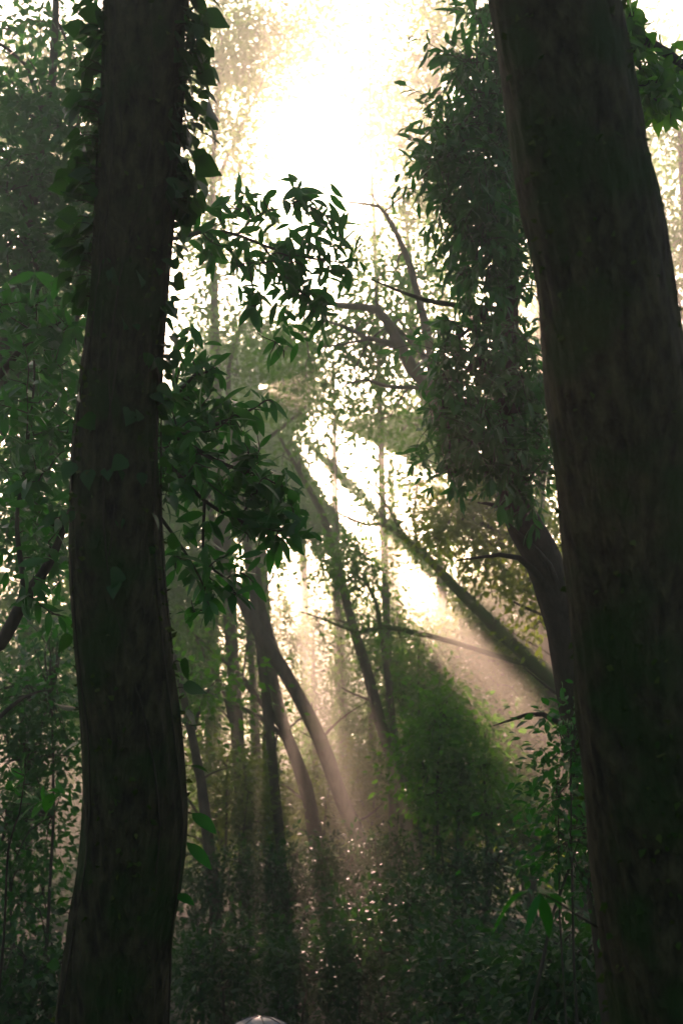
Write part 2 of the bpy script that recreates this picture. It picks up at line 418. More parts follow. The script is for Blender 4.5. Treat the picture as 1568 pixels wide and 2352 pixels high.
# ------------------------------------------------------------------ the two near trunks
def near_trunk(name, label, rows, depth, seed, crown_c, crown_n, top):
    rng = np.random.default_rng(seed)
    pts = [np.r_[P((l + r) / 2, y, depth), (r - l) / 2 * PX * depth] for y, l, r in rows]
    pts = pts[::-1]
    b = pts[0]; foot = b.copy(); d = pts[0][:3] - pts[2][:3]; d /= abs(d[2])
    pre = []
    for k, h in enumerate((-0.10, 0.02, 0.2, 0.5)):
        z = float(gz(b[0], b[1])) + h
        q = b[:3] + d * (b[2] - z) * 0.6; q[2] = z
        pre.append(np.r_[q, b[3] * (1.9, 1.55, 1.2, 1.03)[k]])
    up = [np.r_[t, r] for t, r in top]
    path = spline(np.array(pre + pts + up), 0.03)
    base = np.array([pre[0][0], pre[0][1], float(gz(pre[0][0], pre[0][1]))])
    root = thing(name, label, 'tree', base, 'thick trunks in the foreground')
    a = Acc(); v, f = tube(path, 96, 0.016, rng)
    # plates and ridges of the bark
    m = len(path); vv = v.reshape(m, 96, 3); c = path[:, None, :3]; th = np.linspace(0, 2 * np.pi, 96, endpoint=False)[None]; zz = np.linspace(0, m * .03, m)[:, None]
    w = np.zeros((m, 96))
    for _ in range(70):
        k = rng.integers(9, 34); fz = rng.uniform(2, 26); w += np.sin(k * th + fz * zz + rng.uniform(0, 6.3) + 1.5 * np.sin(zz * rng.uniform(1, 7) + rng.uniform(0, 6.3))) / 70 ** .5
    lump = np.zeros((m, 96))
    for _ in range(26):
        z0 = rng.uniform(0.3, m * .03); t0 = rng.uniform(0, 6.28); lump += rng.uniform(-.5, 1) * np.exp(-((zz - z0) / rng.uniform(.03, .10)) ** 2 - ((np.angle(np.exp(1j * (th - t0)))) / rng.uniform(.15, .45)) ** 2)
    dv = nrm(vv - c); v = (vv + dv * (0.0030 * w + 0.010 * lump)[..., None]).reshape(-1, 3)
    a.add(v, f); tw = a
    n_ = 16000; ii = rng.integers(0, m - 2, n_); jj = rng.integers(0, 96, n_); vv2 = v.reshape(m, 96, 3)
    patch = np.sin(vv2[ii, jj, 2] * 5 + 2 * np.sin(jj * .13 + seed)) + np.sin(jj * .21 + vv2[ii, jj, 2] * 2.3) + rng.normal(size=n_) * .5
    kk = patch > 0.35; ii, jj = ii[kk], jj[kk]; mo = Acc()
    nn = dv[ii, jj]; dd = nn * rng.uniform(.2, 1.2, (len(ii), 1)) + rng.normal(size=(len(ii), 3)) * .7 + np.array([0, 0, -.4])
    leaves(mo, FAR, vv2[ii, jj] - nn * .003, dd, nn + rng.normal(size=(len(ii), 3)) * .5, rng.uniform(.010, .028, len(ii)))
    mo.build('moss', M['moss'], root, base, smooth=False)
    lv = Acc()
    for _ in range(crown_n):
        q = rng.normal(size=3); q /= np.linalg.norm(q); q *= rng.random() ** 0.4
        c = np.array(crown_c) + q * np.array([6.5, 6.2, 2.0])  # unseen crown, spread wide overhead to shade the foreground
        j = path[rng.integers(int(len(path) * 0.8), len(path)), :3]
        tw.add(*tube(twig_path(j, c, 0.03, 0.006, rng), 5))
        cluster(lv, FAR, c, 0.5, 120, 0.15, rng)
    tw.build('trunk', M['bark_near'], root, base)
    lv.build('crown', M['leaf_broad'], root, base, smooth=False)
    return path

LEFT_ROWS = [(-60, 243, 432), (0, 240, 430), (300, 230, 412), (500, 222, 396), (750, 203, 377), (1000, 173, 366), (1250, 164, 372),
             (1500, 176, 395), (1700, 192, 416), (1880, 188, 428), (2000, 178, 416), (2150, 155, 394), (2352, 132, 385), (2700, 105, 372)]
RIGHT_ROWS = [(-60, 1114, 1405), (0, 1126, 1415), (200, 1160, 1453), (400, 1190, 1492), (600, 1226, 1528), (800, 1246, 1562), (1000, 1266, 1588),
              (1200, 1286, 1606), (1400, 1309, 1630), (1600, 1326, 1655), (1800, 1345, 1680), (2000, 1366, 1700), (2200, 1386, 1722), (2352, 1402, 1745), (2800, 1448, 1810)]
DL, DR = 3.2, 2.6
lt = P(336, -420, DL); rt = P(1190, -500, DR)
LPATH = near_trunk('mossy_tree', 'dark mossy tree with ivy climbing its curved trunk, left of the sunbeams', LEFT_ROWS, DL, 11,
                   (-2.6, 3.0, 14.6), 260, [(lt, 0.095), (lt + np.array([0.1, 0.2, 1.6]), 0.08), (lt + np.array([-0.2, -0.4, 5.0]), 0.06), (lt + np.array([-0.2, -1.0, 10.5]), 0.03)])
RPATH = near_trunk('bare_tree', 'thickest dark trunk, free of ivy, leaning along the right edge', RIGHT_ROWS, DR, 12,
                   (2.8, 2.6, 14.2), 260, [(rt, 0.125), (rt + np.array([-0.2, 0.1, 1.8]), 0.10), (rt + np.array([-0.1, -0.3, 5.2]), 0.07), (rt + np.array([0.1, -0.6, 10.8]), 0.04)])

# ivy on the left trunk
def ivy():
    rng = np.random.default_rng(21)
    base = LPATH[30, :3]
    root = thing('climbing_ivy', 'ivy with heart-shaped leaves climbing the left mossy trunk', 'ivy', base)
    st, lv = Acc(), Acc()
    p = LPATH[:, :3]; r = LPATH[:, 3]
    T = nrm(np.gradient(p, axis=0))
    def at(i, ang, off):
        i = int(np.clip(i, 0, len(p) - 1)); t = T[i]
        a = nrm(np.cross(t, np.array([0, 1.0, 0]))); b = np.cross(a, t)     # a: to the right seen from the front
        if a[0] < 0: a = -a
        n = math.cos(ang) * a + math.sin(ang) * np.array([0, -1.0, 0])
        return p[i] + n * (r[i] + off), n, t
    H = lambda py: int(np.argmin(np.abs(p[:, 2] - P(300, py, DL)[2])))
    # stems wander up the bark
    for k, (a0, a1, y0, y1) in enumerate([(0.25, 0.5, 2352, -60), (2.6, 2.2, 2300, -60), (1.1, 1.9, 2000, 200), (0.0, -0.3, 1500, -60), (1.7, 1.2, 1300, 100), (3.1, 3.3, 1000, -60)]):
        i0, i1 = H(y0), H(y1); rows = []
        ph = rng.uniform(0, 6)
        for i in np.linspace(i0, i1, 40):
            t = (i - i0) / (i1 - i0 + 1e-6)
            q, n, _ = at(i, a0 + (a1 - a0) * t + 0.22 * math.sin(t * 9 + ph), 0.004); rows.append(np.r_[q, 0.0024])
        st.add(*tube(spline(np.array(rows), 0.03), 5))
    def leaf(py, ang, off, size, hang=0.8, out=0.7):
        q, n, t = at(H(py), ang, off)
        d = n * out * rng.uniform(0.4, 1.3) + np.array([0, 0, -hang]) * rng.uniform(0.5, 1.3) + rng.normal(size=3) * 0.3
        up = n + rng.normal(size=3) * 0.35
        leaves(lv, IVY, q[None], d[None], up[None], np.array([size]))
        st.add(*tube(twig_path(at(H(py), ang, 0.0)[0], q, 0.0016, 0.001, rng), 4))
    for _ in range(210): leaf(rng.uniform(-60, 480), rng.uniform(-0.5, 0.7), 0.004 + 0.06 * rng.random() ** 2.2, rng.uniform(0.025, 0.066), 0.9, 0.7)
    for py, o in ((250, .10), (275, .085), (300, .075), (360, .06), (395, .055), (150, .05), (10, .06), (30, .05)): leaf(py, 0.0, o * .85, 0.075, 0.9, 0.5)
    for _ in range(170): leaf(rng.uniform(40, 700), math.pi + rng.uniform(-0.6, 0.6), 0.075 * rng.random() ** 1.6, rng.uniform(0.03, 0.072), 0.7, 0.7)
    for _ in range(70): leaf(rng.uniform(450, 1150), rng.uniform(-0.3, 0.5), rng.uniform(0.0, 0.03), rng.uniform(0.03, 0.055))
    for _ in range(30): leaf(rng.uniform(620, 1400), rng.uniform(0.4, 2.8), 0.004, rng.uniform(0.025, 0.06), 0.9, 0.15)
    for py in (1240, 1540, 1590, 1650, 1660, 1750): leaf(py, rng.uniform(-0.15, 0.25), 0.018, rng.uniform(0.045, 0.07), 0.5, 1.0)
    for py in (1450, 1620, 1700, 1760, 2080, 2110, 2230): leaf(py, math.pi + rng.uniform(-0.3, 0.2), 0.012, rng.uniform(0.03, 0.06), 0.4, 1.0)
    st.build('stem', M['bark_dark'], root, base); lv.build('leaves', M['leaf_ivy_and_shade'], root, base)
ivy()

# ------------------------------------------------------------------ leafy sprays to the right of the left trunk
rs = np.random.default_rng(31)
spray('leafy_branch', 'arching branch with long dark leaves, level with the bright sky gap', 'branch',
      [[(385, 552, 4.2, 10), (480, 531, 4.7, 9), (545, 540, 4.8, 8), (610, 565, 4.8, 7), (690, 590, 4.8, 5), (770, 600, 4.8, 3)],
       [(560, 545, 4.8, 7), (575, 620, 4.75, 5), (585, 700, 4.7, 3)],
       [(600, 560, 4.8, 6), (660, 640, 4.85, 5), (715, 690, 4.9, 3)],
       [(545, 540, 4.8, 6), (600, 490, 4.9, 4), (700, 470, 5.0, 3)]],
      scatter_tips(rs, [(540, 470, 45, 35, 4.8, .15, 6), (585, 450, 25, 20, 4.85, .1, 3), (690, 475, 60, 25, 4.9, .15, 7), (780, 530, 45, 30, 4.9, .1, 6),
                        (820, 600, 25, 30, 4.9, .1, 3), (540, 590, 60, 40, 4.7, .15, 8), (620, 600, 60, 50, 4.8, .2, 9), (700, 620, 60, 50, 4.85, .2, 11),
                        (600, 690, 45, 30, 4.7, .1, 4), (700, 700, 50, 40, 4.9, .1, 9), (735, 745, 30, 20, 4.9, .1, 3), (500, 520, 30, 20, 4.7, .1, 2)]),
      'leaf_laurel', LANCE, 0.10, 32, 'leafy branches beside the left trunk', n=6)
spray('hanging_twig', 'thin hanging twig with a few bright green leaves, below the arching branch', 'twig',
      [[(585, 690, 4.7, 3), (588, 750, 4.7, 2.6), (600, 772, 4.7, 2.4), (632, 785, 4.7, 2.2), (652, 805, 4.7, 2)]],
      [(620, 812, 4.7), (652, 822, 4.7), (640, 795, 4.7)], 'leaf_sprig', LANCE, 0.085, 33, n=4, droop=0.5)
spray('leafy_branch', 'dense drooping laurel branch under the sun glint, reaching lowest', 'branch',
      [[(300, 1010, 4.4, 16), (400, 1000, 4.5, 14), (480, 980, 4.6, 10), (560, 950, 4.7, 7), (610, 920, 4.7, 4)],
       [(380, 930, 4.5, 12), (430, 880, 4.5, 8), (470, 840, 4.6, 5), (500, 850, 4.6, 3)],
       [(400, 1000, 4.5, 12), (500, 1060, 4.6, 9), (590, 1090, 4.7, 6), (650, 1120, 4.7, 4)],
       [(380, 1060, 4.5, 12), (470, 1150, 4.6, 9), (560, 1200, 4.6, 7), (640, 1220, 4.6, 4), (690, 1200, 4.6, 3)],
       [(470, 1150, 4.6, 8), (470, 1280, 4.6, 6), (520, 1330, 4.6, 5), (545, 1370, 4.6, 3)],
       [(370, 1190, 4.5, 9), (420, 1260, 4.55, 6), (470, 1350, 4.6, 5), (485, 1420, 4.6, 3)]],
      scatter_tips(rs, [(430, 860, 50, 50, 4.5, .2, 9), (490, 860, 40, 40, 4.6, .1, 6), (430, 960, 60, 70, 4.5, .25, 17), (530, 950, 60, 50, 4.7, .2, 9), (600, 930, 35, 25, 4.7, .1, 3),
                        (450, 1060, 80, 60, 4.6, .3, 19), (560, 1030, 60, 55, 4.7, .2, 11), (600, 1110, 50, 40, 4.7, .2, 11), (440, 1150, 70, 50, 4.6, .3, 8),
                        (560, 1160, 60, 40, 4.65, .2, 7), (650, 1170, 45, 50, 4.65, .15, 10), (640, 1240, 50, 30, 4.6, .1, 6), (560, 1240, 50, 40, 4.6, .15, 6),
                        (500, 1310, 70, 35, 4.6, .15, 6), (560, 1350, 45, 25, 4.6, .1, 4), (450, 1380, 50, 40, 4.6, .1, 4), (490, 1410, 30, 20, 4.6, .1, 2), (400, 1250, 25, 60, 4.5, .1, 4)]),
      'leaf_laurel', LANCE, 0.105, 34, 'leafy branches beside the left trunk', n=5)

# ------------------------------------------------------------------ right: drooping evergreen beside the right trunk
tree('drooping_evergreen', 'dark drooping evergreen tree whose hanging foliage fills the gap left of the right trunk', 'tree',
     [(1330, 1620, 7.0, 95), (1290, 1400, 7.0, 95), (1235, 1260, 7.0, 85), (1180, 1150, 7.0, 75), (1160, 900, 7.0, 60), (1170, 500, 7.0, 45), (1185, 50, 7.0, 25), (1190, -200, 7, 12)],
     [[(1170, 480, 7.0, 25), (1120, 560, 6.8, 14), (1060, 620, 6.7, 8)], [(1180, 240, 7.0, 20), (1110, 235, 6.8, 12), (1050, 300, 6.7, 7)],
      [(1160, 850, 7.0, 26), (1100, 830, 6.8, 14), (1020, 900, 6.7, 8)], [(1170, 620, 7.0, 20), (1110, 720, 6.8, 12), (1050, 780, 6.7, 7)]],
     [(1120, 40, 50, 40, 6.9, .4, 12), (1160, 110, 45, 60, 6.9, .4, 14), (1085, 150, 40, 50, 6.8, .3, 11), (1110, 210, 55, 40, 6.8, .4, 14), (1045, 285, 45, 40, 6.7, .3, 13), (1100, 300, 55, 45, 6.8, .4, 17), (1000, 375, 50, 38, 6.7, .3, 15), (1080, 390, 60, 45, 6.7, .4, 20), (1160, 380, 50, 60, 6.8, .4, 20), (1180, 260, 35, 70, 6.9, .3, 11),
      (1110, 480, 65, 45, 6.7, .4, 22), (1035, 470, 38, 30, 6.7, .3, 8), (1060, 540, 50, 35, 6.7, .3, 13), (1150, 560, 60, 50, 6.8, .4, 24), (1120, 610, 55, 35, 6.8, .3, 10), (1190, 650, 30, 40, 6.9, .3, 6), (1060, 640, 22, 25, 6.7, .2, 4),
      (1110, 745, 45, 30, 6.8, .3, 7), (1180, 770, 45, 50, 6.9, .4, 14), (1050, 790, 45, 35, 6.7, .3, 11), (1110, 850, 60, 40, 6.8, .4, 12), (1030, 880, 40, 40, 6.7, .3, 11), (1190, 880, 50, 50, 6.9, .4, 16), (1090, 940, 60, 40, 6.8, .4, 15), (1020, 960, 35, 30, 6.7, .3, 7),
      (1160, 1000, 60, 50, 6.8, .4, 20), (1070, 1030, 50, 35, 6.7, .3, 11), (1040, 1085, 30, 25, 6.7, .2, 5), (1140, 1090, 50, 35, 6.8, .3, 11), (1220, 1080, 45, 80, 6.9, .3, 18), (1235, 950, 35, 80, 7, .3, 12)],
     'leaf_laurel', LANCE, 0.098, 41, 'bark_dark', carve=False, sig=0.13, n_leaf=7, twig_r=0.006, droop=0.7, whorls=3)

# ------------------------------------------------------------------ mid-distance trees
tree('forked_tree', 'hazy tree with crooked forking limbs above the middle of the clearing', 'tree',
     [(1390, 1700, 15, 50), (1310, 1400, 15, 48), (1215, 1210, 15, 46), (1110, 1090, 15, 44), (1040, 1010, 15, 42), (1008, 950, 15, 38), (990, 890, 15, 34), (945, 845, 15, 30), (905, 770, 15, 25), (865, 712, 15, 20), (790, 703, 15, 14), (725, 690, 15, 8)],
     [[(1000, 920, 15, 26), (985, 790, 15.1, 20), (960, 680, 15.2, 17), (930, 580, 15.2, 14), (885, 490, 15.2, 10), (850, 470, 15.2, 7), (770, 462, 15.2, 4)],
      [(905, 790, 15, 14), (840, 775, 14.8, 11), (790, 750, 14.8, 8), (735, 735, 14.8, 5)], [(850, 778, 14.8, 8), (790, 790, 14.7, 6), (740, 797, 14.7, 4)],
      [(1000, 870, 15, 20), (965, 805, 15.2, 15), (900, 745, 15.3, 9), (860, 690, 15.3, 5)],
      [(960, 890, 15, 12), (890, 888, 14.8, 10), (840, 872, 14.7, 7), (790, 885, 14.7, 4)],
      [(880, 485, 15.2, 6), (850, 440, 15.2, 3), (858, 420, 15.2, 2)], [(880, 490, 15.2, 6), (940, 440, 15.2, 4), (1010, 430, 15.2, 2)]],
     [(900, 640, 80, 50, 16.4, .8, 14), (830, 760, 80, 50, 16.4, .8, 16), (760, 820, 70, 50, 16.2, .8, 13), (860, 840, 70, 50, 16.4, .8, 16), (940, 760, 60, 60, 16.4, .8, 14), (770, 900, 60, 40, 16, .8, 8), (890, 950, 60, 50, 16.2, .8, 10), (960, 640, 50, 60, 16.4, .8, 8), (680, 800, 60, 40, 16, .8, 8), (700, 880, 50, 35, 16, .8, 6)],
     'leaf_broad', SMALL, 0.10, 51, 'bark_mid', sig=0.27, n_leaf=30, twig_r=0.01)
tree('hazy_tree', 'pale sunlit tree of fine leaves behind the crooked forked limbs', 'tree',
     [(1330, 1760, 24, 34), (1240, 1350, 24, 30), (1080, 1100, 24, 26), (990, 960, 24, 22), (950, 800, 24, 18), (940, 600, 24, 12), (930, 480, 24, 6)], [],
     [(930, 500, 70, 60, 24, 1.5, 14), (1000, 560, 70, 80, 24, 1.5, 18), (870, 600, 70, 60, 24, 1.5, 14), (980, 700, 90, 80, 24, 1.5, 20), (860, 720, 80, 60, 24, 1.5, 14), (930, 830, 90, 70, 24, 1.5, 16), (960, 960, 80, 60, 24, 1.5, 14), (880, 1010, 70, 50, 24, 1.5, 9), (1060, 640, 50, 80, 24, 1.5, 12)],
     'leaf_far', FAR, 0.13, 52, sig=0.45, n_leaf=38)
tree('hazy_tree', 'pale tree of fine leaves around the sun glint', 'tree',
     [(640, 1900, 22, 22), (600, 1500, 22, 22), (560, 1200, 22, 20), (535, 1000, 22, 16), (525, 850, 22, 10), (555, 740, 22, 5)],
     [[(545, 1060, 22, 10), (650, 980, 22, 8), (720, 920, 22, 5)]],
     [(560, 760, 80, 50, 22, 1.3, 12), (650, 800, 80, 60, 22, 1.3, 16), (560, 850, 60, 50, 22, 1.3, 12), (650, 900, 80, 50, 22, 1.3, 16), (720, 960, 70, 50, 22, 1.3, 12), (500, 660, 50, 60, 22, 1.3, 9), (720, 760, 60, 50, 22, 1.3, 10), (480, 560, 50, 60, 22, 1.3, 7)],
     'leaf_far', FAR, 0.12, 53, sig=0.42, n_leaf=38)
# tall canopy trees round the bright gap
tree('tall_tree', 'tall washed-out tree whose crown reaches the top edge left of the sky gap', 'tree',
     [(560, 1900, 24, 34), (520, 1300, 24, 28), (495, 800, 24, 20), (490, 400, 24, 14), (510, 100, 24, 8)], [[(495, 420, 24, 10), (570, 260, 24, 6), (630, 120, 24, 3)], [(492, 500, 24, 8), (450, 330, 24, 5), (440, 180, 24, 3)]],
     [(500, 40, 70, 60, 24, 1.5, 20), (590, 70, 80, 60, 24, 1.5, 20), (480, 150, 60, 60, 24, 1.5, 18), (560, 190, 60, 60, 24, 1.5, 18), (660, 120, 60, 50, 24, 1.5, 12), (480, 280, 60, 60, 24, 1.5, 16), (550, 310, 40, 60, 24, 1.5, 9), (470, 430, 50, 70, 24, 1.5, 15), (550, 400, 50, 40, 24, 1.5, 6), (720, 40, 60, 40, 24, 1.5, 8), (480, 570, 60, 60, 24, 1.5, 14), (580, 540, 60, 40, 24, 1.5, 8), (640, 200, 40, 40, 24, 1.5, 5), (470, 700, 40, 60, 24, 1.5, 8)],
     'leaf_far', FAR, 0.125, 61, sig=0.30, n_leaf=56, group='tall trees round the sky gap')
tree('tall_tree', 'tall washed-out tree whose crown borders the sky gap on its right', 'tree',
     [(1300, 1800, 24, 36), (1220, 1300, 24, 30), (1100, 800, 24, 22), (1030, 400, 24, 14), (990, 50, 24, 8)], [[(1035, 420, 24, 9), (960, 330, 24, 6), (900, 260, 24, 3)]],
     [(1000, 30, 70, 60, 24, 1.5, 18), (1040, 120, 60, 60, 24, 1.5, 16), (970, 150, 60, 50, 24, 1.5, 12), (960, 230, 60, 50, 24, 1.5, 14), (890, 260, 50, 40, 24, 1.5, 9), (950, 330, 60, 50, 24, 1.5, 14), (1000, 430, 60, 60, 24, 1.5, 14), (900, 350, 40, 50, 24, 1.5, 6), (930, 430, 50, 40, 24, 1.5, 7)],
     'leaf_far', FAR, 0.12, 62, sig=0.29, n_leaf=56, group='tall trees round the sky gap')
tree('tall_tree', 'slender faint tree with sparse twigs crossing the top of the sky gap', 'tree',
     [(900, 1800, 26, 20), (880, 1200, 26, 16), (862, 600, 26, 10), (850, 300, 26, 7), (850, -20, 26, 3)], [[(850, 330, 26, 6), (790, 180, 26, 4), (770, 60, 26, 2)], [(851, 280, 26, 4), (900, 220, 26, 3), (930, 190, 26, 2)]],
     [(850, 60, 30, 60, 26, 1.5, 6), (880, 170, 45, 40, 26, 1.5, 10), (820, 220, 40, 40, 26, 1.5, 8), (790, 110, 40, 50, 26, 1.5, 6), (910, 230, 40, 30, 26, 1.5, 7)],
     'leaf_far', FAR, 0.12, 63, sig=0.38, n_leaf=36, group='tall trees round the sky gap')
# the canopy beyond the clearing: its gaps let the shafts through
for k, (px, d, w, lab) in enumerate([(480, 37, 26, 'faint grown tree in the haze, standing left of the sunbeams'), (600, 40, 28, 'faint tree far back in the haze, straight below the sun glint'),
                                     (770, 38, 26, 'faint tree far back with a thin upright stem, between the pale shafts'), (900, 41, 28, 'faint tree far back in the haze at the head of the widest shaft'),
                                     (1010, 36, 26, 'faint tree in the haze at the head of the narrow right shaft')]):
    r = np.random.default_rng(300 + k)
    pads = [(px + r.uniform(-110, 110), py, 85, 60, d + r.uniform(-3, 3), 3.0, 19) for py in (980, 1060, 1130, 1200, 1270, 1340, 1400) for _ in (0, 1)]
    tree('faint_tree', lab, 'tree', [(px + 25, 1840, d, w), (px + 10, 1500, d, w), (px, 1200, d, w * .7), (px - 5, 960, d, w * .25)], [], pads, 'leaf_far', FAR, 0.17, 310 + k, sig=0.5, n_leaf=62, group='trees far back in the haze')

for k, (px, py, rx, ry, d, n, lab) in enumerate([(585, 885, 165, 150, 48, 290, 'tallest faint tree, added to block the sun directly behind the glint'), (450, 1030, 110, 120, 44, 130, 'tallest faint tree added as a sun block between the mossy trunk and the sun glint'), (700, 1080, 110, 80, 44, 110, 'tall faint tree added as a sun block below right of the sun glint, mostly veiled'), (320, 1150, 110, 220, 40, 150, 'faint sun-blocking tree added mostly behind the left mossy trunk'), (310, 1450, 120, 190, 33, 300, 'lower faint sun-blocking tree added mostly behind the left mossy trunk')]):
    tree('faint_tree', lab, 'tree', [(px, 1800, d, 22), (px, 1500, d, 20), (px - 8, 1200, d, 16), (px - 24, py + 20, d, 10), (px - 18, py - ry, d, 4)], [],
         [(px, py - ry * .3, rx, ry * .7, d, 3, n // 2), (px, py + ry * .35, rx, ry * .7, d, 3, n // 2)], 'leaf_far', FAR, 0.21, 330 + k, sig=0.6, n_leaf=80, group='trees far back in the haze')  # crowns added to keep direct sun out of the near haze
for k, (px, top, d, lab) in enumerate([(480, 1420, 33, 'small hazy tree on the slope, beside the left mossy trunk'), (610, 1390, 34, 'small hazy tree on the slope, between the slanting trunks'), (720, 1420, 33, 'small hazy tree on the slope, right of the tallest slanting trunk'), (850, 1430, 31, 'small hazy tree on the slope, left of the widest sunbeam'),
                                      (945, 1490, 28, 'small leafy tree on the slope, behind the lower edge of the widest sunbeam'), (1045, 1400, 27, 'small leafy tree on the slope under the leaning mossy trunk'), (1150, 1350, 26, 'small leafy tree on the slope, behind the end of the widest sunbeam'), (1250, 1330, 25, 'small leafy tree on the slope in the narrow right sunbeam')]):
    r = np.random.default_rng(370 + k); pads = []; q = k > 3
    for y in range(top, 1990, 60): pads.append((px + r.uniform(-45, 45), y, 80, 50, d + r.uniform(-1.2, 1.2), 1.2, 17 if q else 16))
    tree('slope_tree', lab, 'tree', [(px + r.uniform(-20, 20), 1850, d, 16), (px, 1650, d, 13), (px, top + 30, d, 5)], [], pads, ('leaf_far', 'leaf_yellow')[q], SMALL if q else FAR, 0.15 if q else 0.13, 380 + k, sig=0.30 if q else .42, n_leaf=34 if q else 46, group='small trees on the hazy slope', carve=0)
for k, (px, d, lab) in enumerate([(60, 26, 'tall tree behind the leafy one at the left edge'), (240, 32, 'tall tree added for shade, hidden mostly by the left mossy trunk'), (1240, 30, 'tall tree added for shade, hidden mostly by the drooping evergreen'), (1440, 36, 'tall tree added for shade, hidden mostly by the right trunk')]):
    r = np.random.default_rng(350 + k)
    tree('tall_tree', lab, 'tree', [(px, 1900, d, 30), (px, 1300, d, 26), (px, 700, d, 18), (px, 200, d, 6)], [],
         [(px + r.uniform(-60, 60), y, 120, 90, d, 2.5, 24) for y in range(150, 1650, 120)], 'leaf_far', FAR, 0.17, 360 + k, sig=0.6, n_leaf=60, group='tall trees round the sky gap')  # the mostly hidden ones are added for the shade they give

# hazy trunks in the beams
def slim(label, rows, limbs, pads, seed, bark='bark_mid', leaf='leaf_far', **kw):
    tree('slim_tree', label, 'tree', rows, limbs, pads, leaf, FAR, 0.12, seed, bark, group='slim trees standing in the sunbeams', sig=0.4, n_leaf=40, **kw)
slim('tallest slanting trunk in the pink haze, lit along its right edge', [(838, 1960, 20, 38.4), (790, 1850, 20, 35.2), (735, 1700, 20, 33.6), (680, 1590, 20, 32), (620, 1490, 20, 30.4), (560, 1390, 20, 25.6), (500, 1250, 20, 17.6), (470, 1100, 20, 9.6)],
     [[(640, 1520, 20, 19.2), (600, 1380, 20.5, 14.4), (590, 1250, 20.5, 8)]], [(500, 1150, 60, 60, 20, 1.3, 8), (590, 1240, 50, 50, 20, 1.3, 6)], 71)
slim('mottled trunk with a lit side limb, left of the tallest slanting trunk', [(722, 1920, 22, 34.3), (700, 1800, 22, 32.8), (655, 1680, 22, 28.1), (628, 1560, 22, 23.4), (605, 1430, 22, 18.7), (590, 1280, 22, 10.9)],
     [[(650, 1670, 22, 18.7), (590, 1600, 22.1, 15.6), (530, 1530, 21.9, 12.5), (470, 1480, 21.7, 7.8), (430, 1440, 21.5, 3.9)], [(660, 1700, 22, 12.5), (600, 1650, 22, 9.4), (500, 1600, 21.8, 6.2), (440, 1580, 21.5, 3.1)]],
     [(440, 1450, 40, 40, 21.5, 1, 6), (600, 1300, 60, 50, 22, 1.5, 6), (450, 1560, 40, 40, 21.5, 1, 6)], 72)
slim('leaning trunk half lost in the pale shafts, right of the tallest slanting trunk', [(930, 1880, 24, 30), (895, 1740, 24, 27), (850, 1570, 24, 24), (800, 1400, 24, 21), (770, 1270, 24, 18), (735, 1170, 24, 14), (690, 1090, 24, 11), (640, 1000, 24, 7)],
     [], [(680, 1060, 50, 50, 19, 1.5, 6)], 73)
slim('very thin upright stem crossing the bright gap under the forked limbs', [(790, 1700, 33, 14), (775, 1400, 33, 13), (772, 1240, 33, 11), (770, 1020, 33, 7), (765, 900, 33, 4)], [[(771, 1100, 33, 5), (735, 1000, 33, 3), (720, 950, 33, 2)]], [(770, 1000, 40, 40, 33, 1, 4)], 74)
slim('short thin trunk nearest the left mossy tree, in the lit understorey', [(575, 1810, 24, 18), (545, 1720, 24, 16), (520, 1600, 24, 13), (470, 1500, 24, 8), (430, 1440, 24, 4)], [[(530, 1640, 24, 9), (560, 1540, 24, 6), (570, 1450, 24, 3)]], [(440, 1430, 40, 40, 24, 1, 7), (570, 1430, 40, 30, 24, 1, 5)], 75)
slim('thin straight trunk behind the mottled one, almost vertical', [(600, 1850, 33, 18), (588, 1700, 33, 17), (575, 1500, 33, 14), (560, 1350, 33, 8)], [], [(560, 1330, 50, 50, 33, 1.5, 6)], 76)
slim('dark thin trunk beside the round dark bush', [(925, 1800, 24, 18), (905, 1680, 24, 16), (885, 1520, 24, 13), (870, 1430, 24, 8)], [], [(880, 1500, 40, 50, 24, 1, 7)], 77)
slim('dark bent trunk rising from the shade close to the left mossy tree', [(475, 1900, 15, 26), (455, 1760, 15, 22), (430, 1640, 15, 18), (400, 1500, 15, 12)], [[(440, 1690, 15, 10), (470, 1600, 15, 6), (500, 1560, 15, 3)]], [(430, 1560, 40, 50, 15, .8, 10), (480, 1600, 40, 30, 15, .8, 7)], 78, leaf='leaf_broad')

tree('leaning_tree', 'mossy leaning tree slanting up through the strongest sunbeam', 'tree',
     [(1345, 1640, 20, 46), (1310, 1598, 20, 43), (1230, 1525, 20, 37), (1150, 1450, 20, 31), (1070, 1375, 20, 25), (1000, 1300, 20, 21), (935, 1240, 20, 16), (880, 1205, 20, 11), (840, 1205, 20, 8), (780, 1180, 20, 5)],
     [[(1240, 1535, 20, 12), (1120, 1500, 20, 11), (1040, 1475, 20, 11), (950, 1453, 20, 13), (880, 1440, 20, 12), (820, 1452, 20, 8), (750, 1425, 20, 6), (690, 1405, 20, 3)],
      [(872, 1440, 20, 12), (865, 1390, 20, 9), (845, 1345, 20, 7), (820, 1320, 20, 4)], [(930, 1238, 20, 12), (900, 1180, 20, 8), (850, 1110, 20, 5), (790, 1040, 20, 3)], [(960, 1265, 20, 10), (950, 1180, 20, 6), (960, 1100, 20, 3)]],
     [(820, 1290, 60, 55, 20, .8, 26), (850, 1330, 40, 30, 20, .6, 9), (1000, 1240, 70, 40, 20, .8, 16), (860, 1180, 40, 40, 20, .8, 5), (960, 1110, 60, 50, 20, .8, 9), (850, 1075, 50, 50, 20, .8, 6), (840, 1430, 30, 20, 20, .4, 4), (920, 1470, 30, 14, 20, .4, 3)],
     'leaf_broad', SMALL, 0.10, 81, 'bark_moss', sig=0.28, n_leaf=44, carve=False)
